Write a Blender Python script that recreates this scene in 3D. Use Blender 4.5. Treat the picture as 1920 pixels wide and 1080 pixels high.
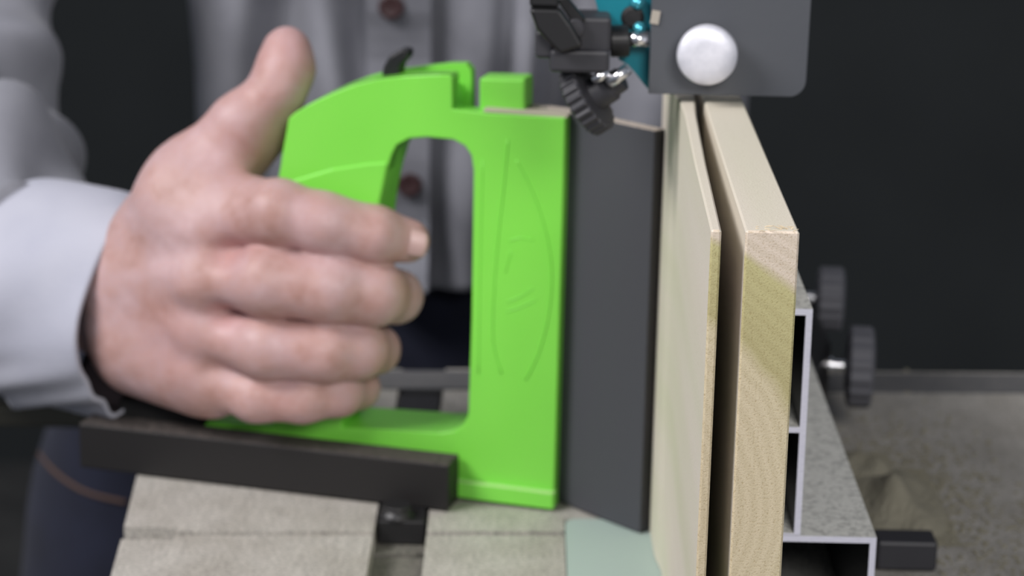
import bpy, bmesh, math, random
import numpy as np
import openvdb as vdb
from mathutils import Vector, Matrix, Euler
random.seed(4); rng = np.random.default_rng(7)
S = bpy.context.scene; COL = S.collection
for o in list(bpy.data.objects): bpy.data.objects.remove(o)

# ------------------------------------------------------------------ camera
# table top is z = 0, +Y runs along the fence away from the lens, metres
F = 4547.0; CAM_H = 0.3518
def _n(v): v = np.array(v, float); return v/np.linalg.norm(v)
_y = _n([40, 1260, -F]); _z = _n([350, 16400, F]); _z = _n(_z - _y*_z.dot(_y)); _x = np.cross(_y, _z)
ROT = np.array([_x, _y, _z])
cd = bpy.data.cameras.new('camera'); cam = bpy.data.objects.new('camera', cd); COL.objects.link(cam)
cam.matrix_world = Matrix.Translation((0, 0, CAM_H)) @ Matrix(ROT.tolist()).to_4x4()
cd.sensor_width = 36; cd.lens = F*36/1920; cd.clip_start = .05
cd.dof.use_dof = True; cd.dof.focus_distance = 0.715; cd.dof.aperture_fstop = 13
S.camera = cam
def at(px, py, Y):                 # point of the photograph's sight line at distance Y
    r = ROT @ np.array([px-960, 540-py, -F]); p = r*Y/r[1]; return Vector((p[0], p[1], p[2]+CAM_H))

# ------------------------------------------------------------------ light
w = bpy.data.worlds.new('world'); S.world = w; w.use_nodes = True
w.node_tree.nodes['Background'].inputs[0].default_value = (.62, .68, .8, 1)
w.node_tree.nodes['Background'].inputs[1].default_value = .30
def area(name, loc, aim, size, size_y, power, col):
    l = bpy.data.lights.new(name, 'AREA'); l.shape = 'RECTANGLE'; l.size = size; l.size_y = size_y; l.energy = power; l.color = col
    o = bpy.data.objects.new(name, l); COL.objects.link(o); o.location = loc
    o.rotation_euler = (Vector(aim)-Vector(loc)).to_track_quat('-Z', 'Y').to_euler(); return o
area('shop_ceiling_light', (-1.30, .15, 1.45), (.0, .95, .05), 1.0, .6, 40, (1, .965, .97))
area('front_fill_light', (.42, -.75, 1.0), (.05, .8, .1), .6, .5, 17, (1, .96, .94))  # unseen fill lamp added in front to brighten the fence's cut ends
area('shop_back_light', (-.5, 2.2, 1.5), (-.1, 1.0, 0), .9, .5, 1.6, (.92, .96, 1))
S.view_settings.view_transform = 'Standard'; S.view_settings.look = 'None'
S.view_settings.exposure = 0.0; S.view_settings.gamma = 1; S.view_settings.use_curve_mapping = False

# ------------------------------------------------------------------ materials
def newmat(name, col, rough=.5, metal=0, **k):
    m = bpy.data.materials.new(name); m.use_nodes = True; b = m.node_tree.nodes['Principled BSDF']
    b.inputs['Base Color'].default_value = (*col, 1); b.inputs['Roughness'].default_value = rough; b.inputs['Metallic'].default_value = metal
    for kk, v in k.items(): b.inputs[kk.replace('_', ' ')].default_value = v
    return m
class NT:
    def __init__(s, m): s.m = m; s.t = m.node_tree; s.b = s.t.nodes['Principled BSDF']
    def n(s, typ, **k):
        x = s.t.nodes.new(typ)
        for kk, v in k.items(): setattr(x, kk, v)
        return x
    def l(s, a, b): s.t.links.new(a, b)
    def coord(s, scale=(1, 1, 1)):
        c = s.n('ShaderNodeTexCoord'); mp = s.n('ShaderNodeMapping'); mp.inputs['Scale'].default_value = scale
        s.l(c.outputs['Object'], mp.inputs['Vector']); return mp.outputs[0]
    def noise(s, vec, scale, detail=3, rough=.5, dist=0):
        x = s.n('ShaderNodeTexNoise'); x.inputs['Scale'].default_value = scale; x.inputs['Detail'].default_value = detail
        x.inputs['Roughness'].default_value = rough; x.inputs['Distortion'].default_value = dist; s.l(vec, x.inputs['Vector']); return x.outputs[0]
    def ramp(s, fac, stops):
        x = s.n('ShaderNodeValToRGB'); e = x.color_ramp.elements
        while len(e) < len(stops): e.new(.5)
        for i, (p, c) in enumerate(stops): e[i].position = p; e[i].color = (*c, 1) if len(c) == 3 else c
        s.l(fac, x.inputs[0]); return x.outputs[0]
    def mix(s, fac, a, b, mode='MIX'):
        x = s.n('ShaderNodeMix', data_type='RGBA', blend_type=mode)
        if isinstance(fac, (int, float)): x.inputs[0].default_value = fac
        else: s.l(fac, x.inputs[0])
        for v, i in ((a, 6), (b, 7)):
            if isinstance(v, tuple): x.inputs[i].default_value = (*v, 1)
            else: s.l(v, x.inputs[i])
        return x.outputs[2]
    def math(s, op, a, b=0.0, clamp=False):
        x = s.n('ShaderNodeMath', operation=op, use_clamp=clamp)
        for v, i in ((a, 0), (b, 1)):
            if isinstance(v, (int, float)): x.inputs[i].default_value = v
            else: s.l(v, x.inputs[i])
        return x.outputs[0]
    def col(s, c): s.l(c, s.b.inputs['Base Color'])
    def bump(s, h, strength=.3, dist=.001):
        x = s.n('ShaderNodeBump'); x.inputs['Strength'].default_value = strength; x.inputs['Distance'].default_value = dist
        s.l(h, x.inputs['Height']); s.l(x.outputs[0], s.b.inputs['Normal'])
    def up(s, lo=.6, hi=.95):         # how much a face looks up: where sawdust settles
        g = s.n('ShaderNodeNewGeometry'); sp = s.n('ShaderNodeSeparateXYZ'); s.l(g.outputs['Normal'], sp.inputs[0])
        mr = s.n('ShaderNodeMapRange'); mr.inputs[1].default_value = lo; mr.inputs[2].default_value = hi; s.l(sp.outputs[2], mr.inputs[0]); return mr.outputs[0]

def dusty(name, col, rough, dustcol, amount=.6, scale=500, metal=0, bump=0):
    m = newmat(name, col, rough, metal); t = NT(m); v = t.coord()
    n1 = t.noise(v, scale, 2, .7); n2 = t.noise(v, scale*.08, 3)
    f = t.math('MULTIPLY', t.ramp(n1, [(.40, (0, 0, 0)), (.62, (1, 1, 1))]), t.ramp(n2, [(.25, (.55,)*3), (.65, (1, 1, 1))]))
    f = t.math('ADD', t.math('MULTIPLY', f, .5), .5)
    f = t.math('MULTIPLY', t.math('MULTIPLY', f, t.up()), amount)
    t.col(t.mix(f, col, dustcol)); t.l(t.math('ADD', t.math('MULTIPLY', f, .6), rough, True), t.b.inputs['Roughness'])
    if bump: t.bump(n1, bump, .0006)
    return m

M = {}
# green poplar, end grain / top / left face with one solid pattern
def wood(name, end):
    m = newmat(name, (.6, .55, .4), .62); t = NT(m)
    c = t.n('ShaderNodeTexCoord'); o = c.outputs['Object']
    sp = t.n('ShaderNodeSeparateXYZ'); t.l(o, sp.inputs[0]); X, Y, Z = sp.outputs
    # distance from a pith low on the left of the board
    mp = t.n('ShaderNodeMapping'); mp.inputs['Scale'].default_value = (1, .02, 1); t.l(o, mp.inputs[0])
    big = t.noise(mp.outputs[0], 30, 2)
    sx = t.math('ADD', X, .048); sz = t.math('ADD', Z, -.0994)
    r = t.math('SQRT', t.math('ADD', t.math('MULTIPLY', sx, sx), t.math('MULTIPLY', sz, sz)))
    r = t.math('ADD', r, t.math('MULTIPLY', t.math('ADD', big, -.5), .010))
    zone = t.ramp(t.math('MULTIPLY', r, 9.05), [(0, (.56, .46, .31)), (.55, (.64, .55, .38)), (.605, (.62, .54, .36)), (.635, (.46, .41, .21)), (.80, (.52, .48, .24)), (.822, (.70, .60, .49)), (1, (.76, .65, .55))])
    rings = t.math('SINE', t.math('MULTIPLY', r, 1700))
    fine = t.noise(o, 1500, 2, .8); mid = t.noise(mp.outputs[0], 260, 3, .7)
    a = t.mix(t.math('MULTIPLY', t.math('ADD', rings, 1), .07), zone, (.30, .24, .10), 'MIX')
    spk = t.ramp(fine, [(.34, (.66, .60, .49)), (.45, (.98, .98, .96)), (.66, (1.0, 1.0, 1.0))])
    endc = t.mix(.8, a, spk, 'MULTIPLY')
    # long faces
    mp2 = t.n('ShaderNodeMapping'); mp2.inputs['Scale'].default_value = (1, .05, 1); t.l(o, mp2.inputs[0])
    g = t.noise(mp2.outputs[0], 70, 4, .6, .4); g2 = t.noise(mp2.outputs[0], 22, 2)
    longc = t.ramp(g2, [(.32, (.64, .63, .48)), (.5, (.72, .67, .57)), (.70, (.77, .70, .64))])
    longc = t.mix(.35, longc, spk, 'MULTIPLY'); longc = t.mix(t.math('MULTIPLY', g, .35), longc, (.60, .52, .42), 'MIX')
    # line of shade painted in near the thin slice's far upper end
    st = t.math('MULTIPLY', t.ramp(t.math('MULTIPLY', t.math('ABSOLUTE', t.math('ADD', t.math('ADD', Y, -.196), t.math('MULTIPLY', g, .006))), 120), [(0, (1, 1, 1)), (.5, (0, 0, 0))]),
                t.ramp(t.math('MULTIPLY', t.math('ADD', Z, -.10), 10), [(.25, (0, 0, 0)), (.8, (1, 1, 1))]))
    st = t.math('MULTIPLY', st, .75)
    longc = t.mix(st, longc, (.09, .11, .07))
    gm = t.n('ShaderNodeNewGeometry'); sn = t.n('ShaderNodeSeparateXYZ'); t.l(gm.outputs['Normal'], sn.inputs[0])
    isend = t.math('GREATER_THAN', t.math('ABSOLUTE', sn.outputs[1]), .7)
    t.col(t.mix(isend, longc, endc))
    t.bump(fine, .35, .0004); return m
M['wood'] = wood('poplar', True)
M['wood_plain'] = newmat('wood_splinter', (.72, .6, .42), .7)

def plastic_green():
    m = newmat('green_plastic', (.21, .70, .075), .38); t = NT(m); v = t.coord()
    t.col(t.ramp(t.noise(v, 14, 2), [(.3, (.195, .66, .065)), (.7, (.225, .71, .08))])); t.bump(t.noise(v, 900, 2), .08, .0003)
    m.node_tree.nodes['Principled BSDF'].inputs['Subsurface Weight'].default_value = .12
    m.node_tree.nodes['Principled BSDF'].inputs['Subsurface Radius'].default_value = (.002, .004, .001)
    return m
M['green'] = plastic_green()
M['green_dust'] = dusty('dusty_green_plastic', (.21, .70, .075), .4, (.60, .70, .40), .75, 600)
M['panel'] = dusty('grey_panel', (.058, .060, .070), .65, (.60, .52, .44), 1.2, 700, bump=.1)
M['black_bar'] = dusty('black_bar', (.007, .006, .006), .6, (.12, .10, .09), .6, 300)
M['black'] = newmat('black_plastic', (.012, .012, .013), .42)
M['blackgrey'] = newmat('charcoal_plastic', (.034, .034, .040), .5)
M['knobgrey'] = newmat('worn_grey_plastic', (.12, .122, .14), .6)
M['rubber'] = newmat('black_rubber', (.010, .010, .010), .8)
M['gunmetal'] = dusty('guard_paint', (.082, .088, .10), .42, (.3, .28, .25), .4, 400, bump=.08)
M['teal'] = newmat('teal_paint', (.004, .20, .26), .33)
M['chrome'] = newmat('chrome', (.8, .8, .82), .22, 1)
def brushed():
    m = newmat('brushed_aluminium_knob', (.78, .79, .86), .45, .35); t = NT(m); v = t.coord()
    n = t.noise(v, 120, 3, .6); t.col(t.ramp(n, [(.3, (.68, .69, .76)), (.7, (.92, .92, .99))])); t.bump(t.noise(v, 400, 2), .12, .0005); return m
M['knobalu'] = brushed()
def cutalu():
    m = newmat('cut_aluminium', (.8, .8, .9), .6, 0); t = NT(m); v = t.coord((1, 1, 8))
    t.col(t.ramp(t.noise(v, 300, 2), [(.3, (.74, .74, .86)), (.7, (.86, .86, .97))])); return m
M['cut'] = cutalu()
M['anod'] = dusty('black_anodised', (.014, .016, .020), .4, (.84, .84, .78), 1.4, 430, bump=.8)
def iron(name, base, hi, lo):
    m = newmat(name, base, .6, .0); t = NT(m); v = t.coord()
    f = t.noise(v, 700, 2, .7); s = t.noise(v, 45, 4, .6); st = t.noise(t.coord((3, .6, 1)), 150, 3, .6)
    c = t.ramp(f, [(.32, lo), (.5, base), (.68, hi)])
    c = t.mix(.5, c, t.ramp(s, [(.3, (.62, .6, .56)), (.6, (1, 1, 1))]), 'MULTIPLY')
    c = t.mix(.35, c, t.ramp(st, [(.35, (.6, .6, .6)), (.6, (1, 1, 1))]), 'MULTIPLY')
    t.col(c); t.bump(f, .2, .0005); return m
M['iron'] = iron('dusty_cast_iron', (.46, .44, .40), (.60, .57, .52), (.28, .27, .25))
M['iron_slot'] = iron('shaded_slot_iron', (.17, .165, .14), (.24, .23, .20), (.09, .09, .08))  # darker machined slot iron, with the slot's shade put into the colour
M['insert'] = newmat('pale_aqua_insert', (.42, .52, .48), .45)
M['groove'] = newmat('groove_dirt', (.10, .095, .085), .9)
M['rail'] = newmat('rail_steel', (.10, .095, .075), .5, .4)
M['paledust'] = newmat('pale_sawdust', (.50, .46, .36), .95)
M['sawdust'] = newmat('sawdust', (.30, .28, .21), .95)
def cloth(name, a, b, scale=600, rough=.9):
    m = newmat(name, a, rough); t = NT(m); v = t.coord()
    t.col(t.ramp(t.noise(v, 25, 3), [(.35, a), (.65, b)])); t.bump(t.noise(v, scale, 2), .25, .0006)
    m.node_tree.nodes['Principled BSDF'].inputs['Sheen Weight'].default_value = .1
    return m
M['shirt'] = cloth('grey_shirt_cloth', (.20, .205, .235), (.26, .265, .30))
M['cuff'] = cloth('lit_cuff_cloth', (.40, .41, .485), (.45, .46, .53))  # same fabric as the shirt, its stronger light put into the colour
M['cuff_inside'] = newmat('shaded_cuff_inside', (.022, .014, .018), .9)  # shadow inside the cuff put into a near-black colour
M['jeans'] = cloth('navy_denim', (.006, .008, .022), (.010, .013, .033))
M['stitch'] = newmat('rust_stitching', (.12, .07, .05), .8)
M['button'] = newmat('brown_button', (.055, .028, .030), .35)
M['hair'] = newmat('brown_hair', (.05, .03, .02), .7)
M['boot'] = newmat('brown_boot_leather', (.05, .03, .02), .5)
def skin():
    m = newmat('skin', (.55, .36, .32), .52); t = NT(m); v = t.coord()
    at_ = t.n('ShaderNodeAttribute', attribute_name='redness')
    n = t.noise(v, 60, 3, .6)
    c = t.ramp(n, [(.3, (.40, .23, .20)), (.45, (.47, .295, .275)), (.56, (.48, .315, .31)), (.7, (.53, .365, .37))])
    c = t.mix(t.math('MULTIPLY', at_.outputs['Fac'], .65), c, (.47, .20, .19))
    t.col(c)
    wv = t.noise(t.coord((1, 1, .35)), 340, 4, .7); t.bump(t.math('ADD', wv, t.math('MULTIPLY', t.noise(v, 90, 2), .8)), .22, .0008)
    b = t.b; b.inputs['Subsurface Weight'].default_value = .12; b.inputs['Subsurface Radius'].default_value = (.006, .002, .001); b.inputs['Subsurface Scale'].default_value = .5
    return m
M['skin'] = skin()
M['nail'] = newmat('fingernail', (.52, .35, .33), .4)
def wallm():
    m = newmat('dark_wall_paint', (.022, .026, .027), .85); t = NT(m)
    t.col(t.ramp(t.noise(t.coord(), 3, 4), [(.3, (.024, .028, .029)), (.7, (.034, .039, .040))])); return m
M['wall'] = wallm()
def floorm():
    m = newmat('concrete_floor', (.06, .06, .058), .8); t = NT(m)
    t.col(t.ramp(t.noise(t.coord(), 8, 5), [(.3, (.04, .04, .04)), (.7, (.09, .088, .082))])); return m
M['floor'] = floorm()

# ------------------------------------------------------------------ mesh helpers
def tag(o, label=None, cat=None, group=None, kind=None):
    for k, v in (('label', label), ('category', cat), ('group', group), ('kind', kind)):
        if v: o[k] = v
    return o
def empty(name, loc, label, cat):
    o = bpy.data.objects.new(name, None); o.location = loc; o.empty_display_size = .03; COL.objects.link(o); return tag(o, label, cat)
def link(name, bm, mats, parent=None, smooth=False, bevel=0, seg=2, angle=.6):
    me = bpy.data.meshes.new(name); bmesh.ops.recalc_face_normals(bm, faces=bm.faces); bm.to_mesh(me); bm.free()
    for m in (mats if isinstance(mats, (list, tuple)) else [mats]): me.materials.append(m)
    o = bpy.data.objects.new(name, me); COL.objects.link(o)
    if parent:
        o.parent = parent
        pm = Matrix.Translation(parent.location) if parent.parent is None else Matrix.Translation(parent.parent.location) @ Matrix.Translation(parent.location)
        o.matrix_parent_inverse = pm.inverted() if parent.parent is None else Matrix.Identity(4)
        if parent.parent is not None: o.matrix_parent_inverse = Matrix.Identity(4)
    if smooth:
        for p in me.polygons: p.use_smooth = True
    if bevel:
        b = o.modifiers.new('bevel', 'BEVEL'); b.width = bevel; b.segments = seg; b.limit_method = 'ANGLE'; b.angle_limit = angle; b.harden_normals = False
    return o
# all meshes are written in world coordinates; things sit at their base, so children get the inverse of it
def child(o, parent):
    o.parent = parent
    p = parent; loc = Vector((0, 0, 0))
    while p: loc = loc + p.location; p = p.parent
    # a mesh parent carries world coordinates already
    o.matrix_parent_inverse = Matrix.Identity(4)
    return o
def part(name, bm, mats, parent, **k):
    me_parent_is_thing = parent.type == 'EMPTY'
    o = link(name, bm, mats, None, **k)
    off = parent.location if me_parent_is_thing else (parent.parent.location if parent.parent else Vector((0, 0, 0)))
    for v in o.data.vertices: v.co -= Vector(off)
    o.parent = parent
    return o
def bx(bm, x0, x1, y0, y1, z0, z1, mat=0, R=None, c=None):
    vs = [bm.verts.new((x, y, z)) for x in (x0, x1) for y in (y0, y1) for z in (z0, z1)]
    if R is not None:
        c = Vector(c)
        for v in vs: v.co = R @ (v.co - c) + c
    fs = []
    for f in ((0, 1, 3, 2), (4, 6, 7, 5), (0, 4, 5, 1), (2, 3, 7, 6), (0, 2, 6, 4), (1, 5, 7, 3)):
        fc = bm.faces.new([vs[i] for i in f]); fc.material_index = mat; fs.append(fc)
    return fs
def frame_of(d):
    d = Vector(d).normalized(); a = Vector((0, 0, 1)) if abs(d.z) < .9 else Vector((1, 0, 0)); u = d.cross(a).normalized(); return d, u, d.cross(u).normalized()
def lathe(bm, c, d, prof, n=40, mat=0, teeth=0, tooth=0):     # prof: (distance along d, radius)
    d, u, v = frame_of(d); c = Vector(c); rings = []
    for (h, r) in prof:
        if r < 1e-6: rings.append([bm.verts.new(c+d*h)]); continue
        ring = []
        for i in range(n):
            a = 2*math.pi*i/n; rr = r - (tooth if teeth and (i*teeth*2//n) % 2 and r > .6*max(q[1] for q in prof) else 0)
            ring.append(bm.verts.new(c+d*h+(u*math.cos(a)+v*math.sin(a))*rr))
        rings.append(ring)
    for A, B in zip(rings, rings[1:]):
        if len(A) == 1 and len(B) == 1: continue
        for i in range(n):
            j = (i+1) % n
            if len(A) == 1: f = bm.faces.new((A[0], B[i], B[j]))
            elif len(B) == 1: f = bm.faces.new((A[i], A[j], B[0]))
            else: f = bm.faces.new((A[i], A[j], B[j], B[i]))
            f.material_index = mat
    for R_ in (rings[0], rings[-1]):
        if len(R_) > 1: bm.faces.new(R_).material_index = mat
def cyl(bm, a, b, r, n=32, mat=0): a = Vector(a); b = Vector(b); L = (b-a).length; lathe(bm, a, b-a, [(0, r), (L, r)], n, mat)
def tube(bm, pts, rad, n=10, mat=0):
    pts = [Vector(p) for p in pts]; rings = []; R_ = rad if isinstance(rad, (list, tuple)) else [rad]*len(pts); pu = None
    for i, p in enumerate(pts):
        t = (pts[min(i+1, len(pts)-1)]-pts[max(i-1, 0)]).normalized()
        if pu is None: _, u, v = frame_of(t)
        else: u = (pu-t*pu.dot(t)).normalized(); v = t.cross(u)
        pu = u
        rings.append([bm.verts.new(p+(u*math.cos(2*math.pi*k/n)+v*math.sin(2*math.pi*k/n))*R_[i]) for k in range(n)])
    for A, B in zip(rings, rings[1:]):
        for k in range(n): bm.faces.new((A[k], A[(k+1) % n], B[(k+1) % n], B[k])).material_index = mat
    bm.faces.new(rings[0]).material_index = mat; bm.faces.new(rings[-1]).material_index = mat
def smooth_poly(pts, per=6, closed=False):
    P = [Vector(p) for p in pts]; n = len(P); out = []
    rngi = range(n if closed else n-1)
    for i in rngi:
        g = (lambda k: P[k % n]) if closed else (lambda k: P[max(0, min(n-1, k))])
        p0, p1, p2, p3 = g(i-1), g(i), g(i+1), g(i+2)
        for s in range(per):
            t = s/per; out.append(.5*((2*p1)+(p2-p0)*t+(2*p0-5*p1+4*p2-p3)*t*t+(3*p1-p0-3*p2+p3)*t**3))
    if not closed: out.append(P[-1])
    return out
def slab(bm, loops, map3, t0, t1, mat=0):
    """extrude a flat outline (outer loop + holes of 2D points) between depths t0..t1; map3(u,w,t) -> world"""
    c = bpy.data.curves.new('tmp', 'CURVE'); c.dimensions = '2D'; c.fill_mode = 'BOTH'
    for lp in loops:
        s = c.splines.new('POLY'); s.points.add(len(lp)-1); s.use_cyclic_u = True
        for i, p in enumerate(lp): s.points[i].co = (p[0]*100, p[1]*100, 0, 1)
    c.extrude = .5; ob = bpy.data.objects.new('tmp', c); me = bpy.data.meshes.new_from_object(ob)
    tmp = bmesh.new(); tmp.from_mesh(me); bmesh.ops.remove_doubles(tmp, verts=tmp.verts, dist=1e-4)
    vm = {v: bm.verts.new(map3(v.co.x/100, v.co.y/100, t0 if v.co.z < 0 else t1)) for v in tmp.verts}
    for f in tmp.faces:
        try: bm.faces.new([vm[v] for v in f.verts]).material_index = mat
        except ValueError: pass
    tmp.free(); bpy.data.objects.remove(ob); bpy.data.curves.remove(c); bpy.data.meshes.remove(me)
def rnd(cx, cy, r, a0, a1, n=6): return [(cx+r*math.cos(math.radians(a0+(a1-a0)*i/n)), cy+r*math.sin(math.radians(a0+(a1-a0)*i/n))) for i in range(n+1)]
def rrect(x0, x1, y0, y1, r): return rnd(x1-r, y0+r, r, -90, 0)+rnd(x1-r, y1-r, r, 0, 90)+rnd(x0+r, y1-r, r, 90, 180)+rnd(x0+r, y0+r, r, 180, 270)

# ------------------------------------------------------------------ room
bm = bmesh.new(); bx(bm, -3, 3, -1.5, 3.6, -1.0, -.95); tag(link('floor', bm, M['floor']), kind='structure')
bm = bmesh.new(); bx(bm, -3, 3, 3.6, 3.7, -.95, 1.9); tag(link('wall_back', bm, M['wall']), kind='structure')

# ------------------------------------------------------------------ bandsaw
saw = empty('bandsaw', (0.05, .95, -.95), 'bandsaw with dusty grey cast iron table, teal guide bracket and dark blade guard plate', 'bandsaw')
XY = lambda u, w_, t: Vector((u, w_, t))
bm = bmesh.new()
outer = [(-.150, .79), (.34, .79), (.34, 1.123), (-.155, 1.108), (-.1655, 1.098), (-.1535, .90), (-.1525, .8985), (-.145, .8985), (-.145, .8905), (-.152, .8900)]
outer = [(-.148, .79), (.34, .79), (.34, 1.142), (-.150, 1.112), (-.168, 1.09), (-.1545, .8985), (-.1555, .79+.09)]
# left half, slot floor, right half around the throat opening
sl0, sl1 = (-.0554), (-.0343)
slit = lambda x: .8944+(x+.1518)*(.0134/.2195)
def plate2(bm, loop, z0, z1): slab(bm, [loop], XY, z0, z1)
hw = .0021
L_out = [(-.0, 0)]
top = -.0; th = -.032
# surface pieces left of the slot, split by the slit, pin hole at the edge
left_near = [(-.1475, .79), (sl0, .79), (sl0, slit(sl0)-hw), (-.1335, slit(-.1335)-hw), (-.1335, slit(-.14)-.0065), (-.1535, slit(-.15)-.0065)]
left_far = [(-.1545, slit(-.15)+.0065), (-.1335, slit(-.14)+.0065), (-.1335, slit(-.1335)+hw), (sl0, slit(sl0)+hw), (sl0, 1.118), (-.150, 1.112), (-.168, 1.09)]
plate2(bm, left_near, -.010, 0); plate2(bm, left_far, -.010, 0)
ix0, ix1, iy0, iy1 = .0205, .108, .835, .921
right_near = [(sl1, .79), (.34, .79), (.34, 1.138), (ix1, 1.128), (ix1, iy0), (ix0, iy0), (ix0, slit(ix0)-hw), (sl1, slit(sl1)-hw)]
right_far = [(sl1, slit(sl1)+hw), (ix0, slit(ix0)+hw), (ix0, iy1), (ix1, iy1), (ix1, 1.128), (sl1, 1.120)]
plate2(bm, right_near, -.010, 0); plate2(bm, right_far, -.010, 0)
low_near = left_near[:1]+[(ix0, .79), (ix0, slit(ix0)-hw)]+left_near[3:]; low_far = left_far[:3]+[(ix0, slit(ix0)+hw), (ix0, 1.1225), (-.150, 1.112), (-.168, 1.09)]
plate2(bm, low_near, -.034, -.0095); plate2(bm, low_far, -.034, -.0095); plate2(bm, [(ix0, .79), (.34, .79), (.34, 1.138), (ix0, 1.1225)], -.034, -.0095)
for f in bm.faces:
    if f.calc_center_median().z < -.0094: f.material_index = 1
part('table', bm, [M['iron'], M['iron_slot']], saw)
bm = bmesh.new(); slab(bm, [rrect(ix0+.0004, ix1-.0004, iy0+.0004, iy1-.0004, .006)], XY, -.009, .0004); part('throat_insert', bm, M['insert'], saw)
bm = bmesh.new(); bx(bm, -.144, -.1340, slit(-.14)-.004, slit(-.14)+.004, -.033, -.022); part('table_pin', bm, M['rail'], saw)
bm = bmesh.new(); slab(bm, [[(-.158, 1.080), (.34, 1.106), (.34, 1.134), (-.150, 1.108)]], XY, .0001, .0009); part('edge_strip', bm, M['gunmetal'], saw)
bm = bmesh.new(); bx(bm, -.42, .40, 1.146, 1.158, -.044, -.033); part('fence_rail', bm, M['rail'], saw, bevel=.002)
for x_ in (-.06, .20):
    bm = bmesh.new(); bx(bm, x_, x_+.04, 1.10, 1.15, -.06, -.0345); part('rail_bracket', bm, M['rail'], saw, bevel=.002)
bm = bmesh.new(); bx(bm, -.07, .25, .80, 1.09, -.12, -.034); bx(bm, -.09, .40, .78, 1.10, -.95, -.12); bx(bm, .34, .44, .84, 1.04, -.12, .60); bx(bm, -.12, .44, .80, 1.08, .60, 1.0)
part('cabinet', bm, M['blackgrey'], saw, bevel=.008)
# blade in the kerf
bm = bmesh.new(); bx(bm, .0648, .0655, .888, .902, .01, .60); bl = part('blade', bm, M['chrome'], saw)
# guard plate with rounded lower corner
YG = .860
def px2(px, py, Y=YG): p = at(px, py, Y); return (p.x, p.z)
XZ = lambda u, w_, t: Vector((u, t, w_))
g0 = px2(1216, 178); g1 = px2(1510, 178)
bm = bmesh.new(); gx0, gx1, gz = g0[0], g1[0], (g0[1]+g1[1])/2-.0002
slab(bm, [[(gx0, gz)]+rnd(gx1-.006, gz+.006, .006, -90, 0)+[(gx1+.0012, .33), (gx0+.001, .33)]], XZ, YG, YG+.0025)
gp = part('guard_plate', bm, M['gunmetal'], saw, bevel=.0005)
bm = bmesh.new(); c = at(1323, 95, YG); 
lathe(bm, (c.x, YG-.0002, c.z), (0, -1, 0), [(0, .0065), (.0045, .0065), (.0046, .0104), (.0085, .0109), (.0108, .0104), (.0119, .0085), (.0123, .005), (.0124, .0006)], 56)
part('guard_knob', bm, M['knobalu'], gp, smooth=False, bevel=.0002)
for f in bpy.data.objects['guard_knob'].data.polygons: f.use_smooth = True
bm = bmesh.new(); c = at(1228, 32, YG); bx(bm, c.x-.0014, c.x+.0016, YG-.0006, YG-.00005, c.z-.0024, c.z+.0024, R=Euler((0, .15, 0)).to_matrix(), c=c); part('dust_label', bm, newmat('dusty_tan_sticker', (.42, .38, .32), .8), gp)
# guide post, hidden above the frame
bm = bmesh.new(); bx(bm, .060, .085, .868, .896, .235, .62); part('guide_post', bm, M['gunmetal'], saw, bevel=.002)
# teal bracket
YT = .870
bm = bmesh.new(); tp = [px2(*p, YT) for p in [(1112, -160), (1230, -160), (1222, 0), (1219, 90), (1216, 168), (1207, 158), (1192, 138), (1178, 122), (1160, 112), (1160, 66), (1140, 46), (1122, 22), (1116, 0)]]
slab(bm, [tp], XZ, YT, YT+.007); tb = part('guide_bracket', bm, M['teal'], saw, bevel=.0012)
M['tealbolt'] = newmat('shiny_teal_bolt', (.10, .50, .62), .15, .6)
for (px, py, r) in ((1196, 4, .0026), (1199, 52, .0024)):
    bm = bmesh.new(); c = at(px, py, YT); lathe(bm, (c.x, YT, c.z), (0, -1, 0), [(0, r), (.002, r), (.0034, r*.6), (.0038, .0002)], 20); part('bolt', bm, M['tealbolt'], tb, smooth=True)
bm = bmesh.new(); c = at(1186, 32, YT); lathe(bm, (c.x, YT+.0005, c.z), (0, -1, 0), [(0, .0042), (.0015, .0042), (.002, .003), (.0021, .0002)], 20); part('bracket_hole', bm, M['black'], tb)
# black thumb-screw guide block
YB = .862; q = .000197
gb = None
bm = bmesh.new()
def bxp(bm, x0, x1, y0, y1, Y0, Y1): # box from a photographed rectangle
    a = at(x0, y1, YB); b = at(x1, y0, YB); bx(bm, a.x, b.x, Y0, Y1, a.z, b.z)
bxp(bm, 1080, 1146, 28, 92, .855, .875); bxp(bm, 1030, 1142, 86, 126, .851, .879); bxp(bm, 1003, 1040, 50, 102, .853, .877)
gb = part('guide_block', bm, M['blackgrey'], saw, bevel=.0014)
bm = bmesh.new(); wing = [px2(*p, .850) for p in [(992, 14), (1050, 16), (1072, 46), (1094, 84), (1050, 98), (1022, 70), (1006, 52)]]
slab(bm, [wing], XZ, .846, .8545)
top_ = [px2(*p, .850) for p in [(992, -50), (1046, -44), (1048, 15), (993, 13)]]; slab(bm, [top_], XZ, .849, .862)
part('wing_lever', bm, M['black'], gb, bevel=.0012)
bm = bmesh.new(); arm = [px2(*p, .853) for p in [(1040, -5), (1060, -8), (1100, 40), (1078, 52)]]; slab(bm, [arm], XZ, .8535, .860); part('lever_arm', bm, M['black'], gb, bevel=.001)
c = at(1078, 52, .854); bm = bmesh.new(); lathe(bm, (c.x, .8545, c.z), (0, -1, 0), [(0, .0035), (.0025, .0035), (.003, .0028), (.0031, .0002)], 20); part('lever_screw', bm, M['blackgrey'], gb)
a = at(1144, 77, .865); b = at(1180, 76, .865); bm = bmesh.new(); cyl(bm, a, b, .0058, 28); part('collar', bm, M['black'], saw, bevel=.0006)
a = at(1176, 74, .863); b = at(1217, 73, .863); bm = bmesh.new(); cyl(bm, a, b, .0027, 20); part('guide_rod', bm, M['chrome'], saw, smooth=True)
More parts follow.
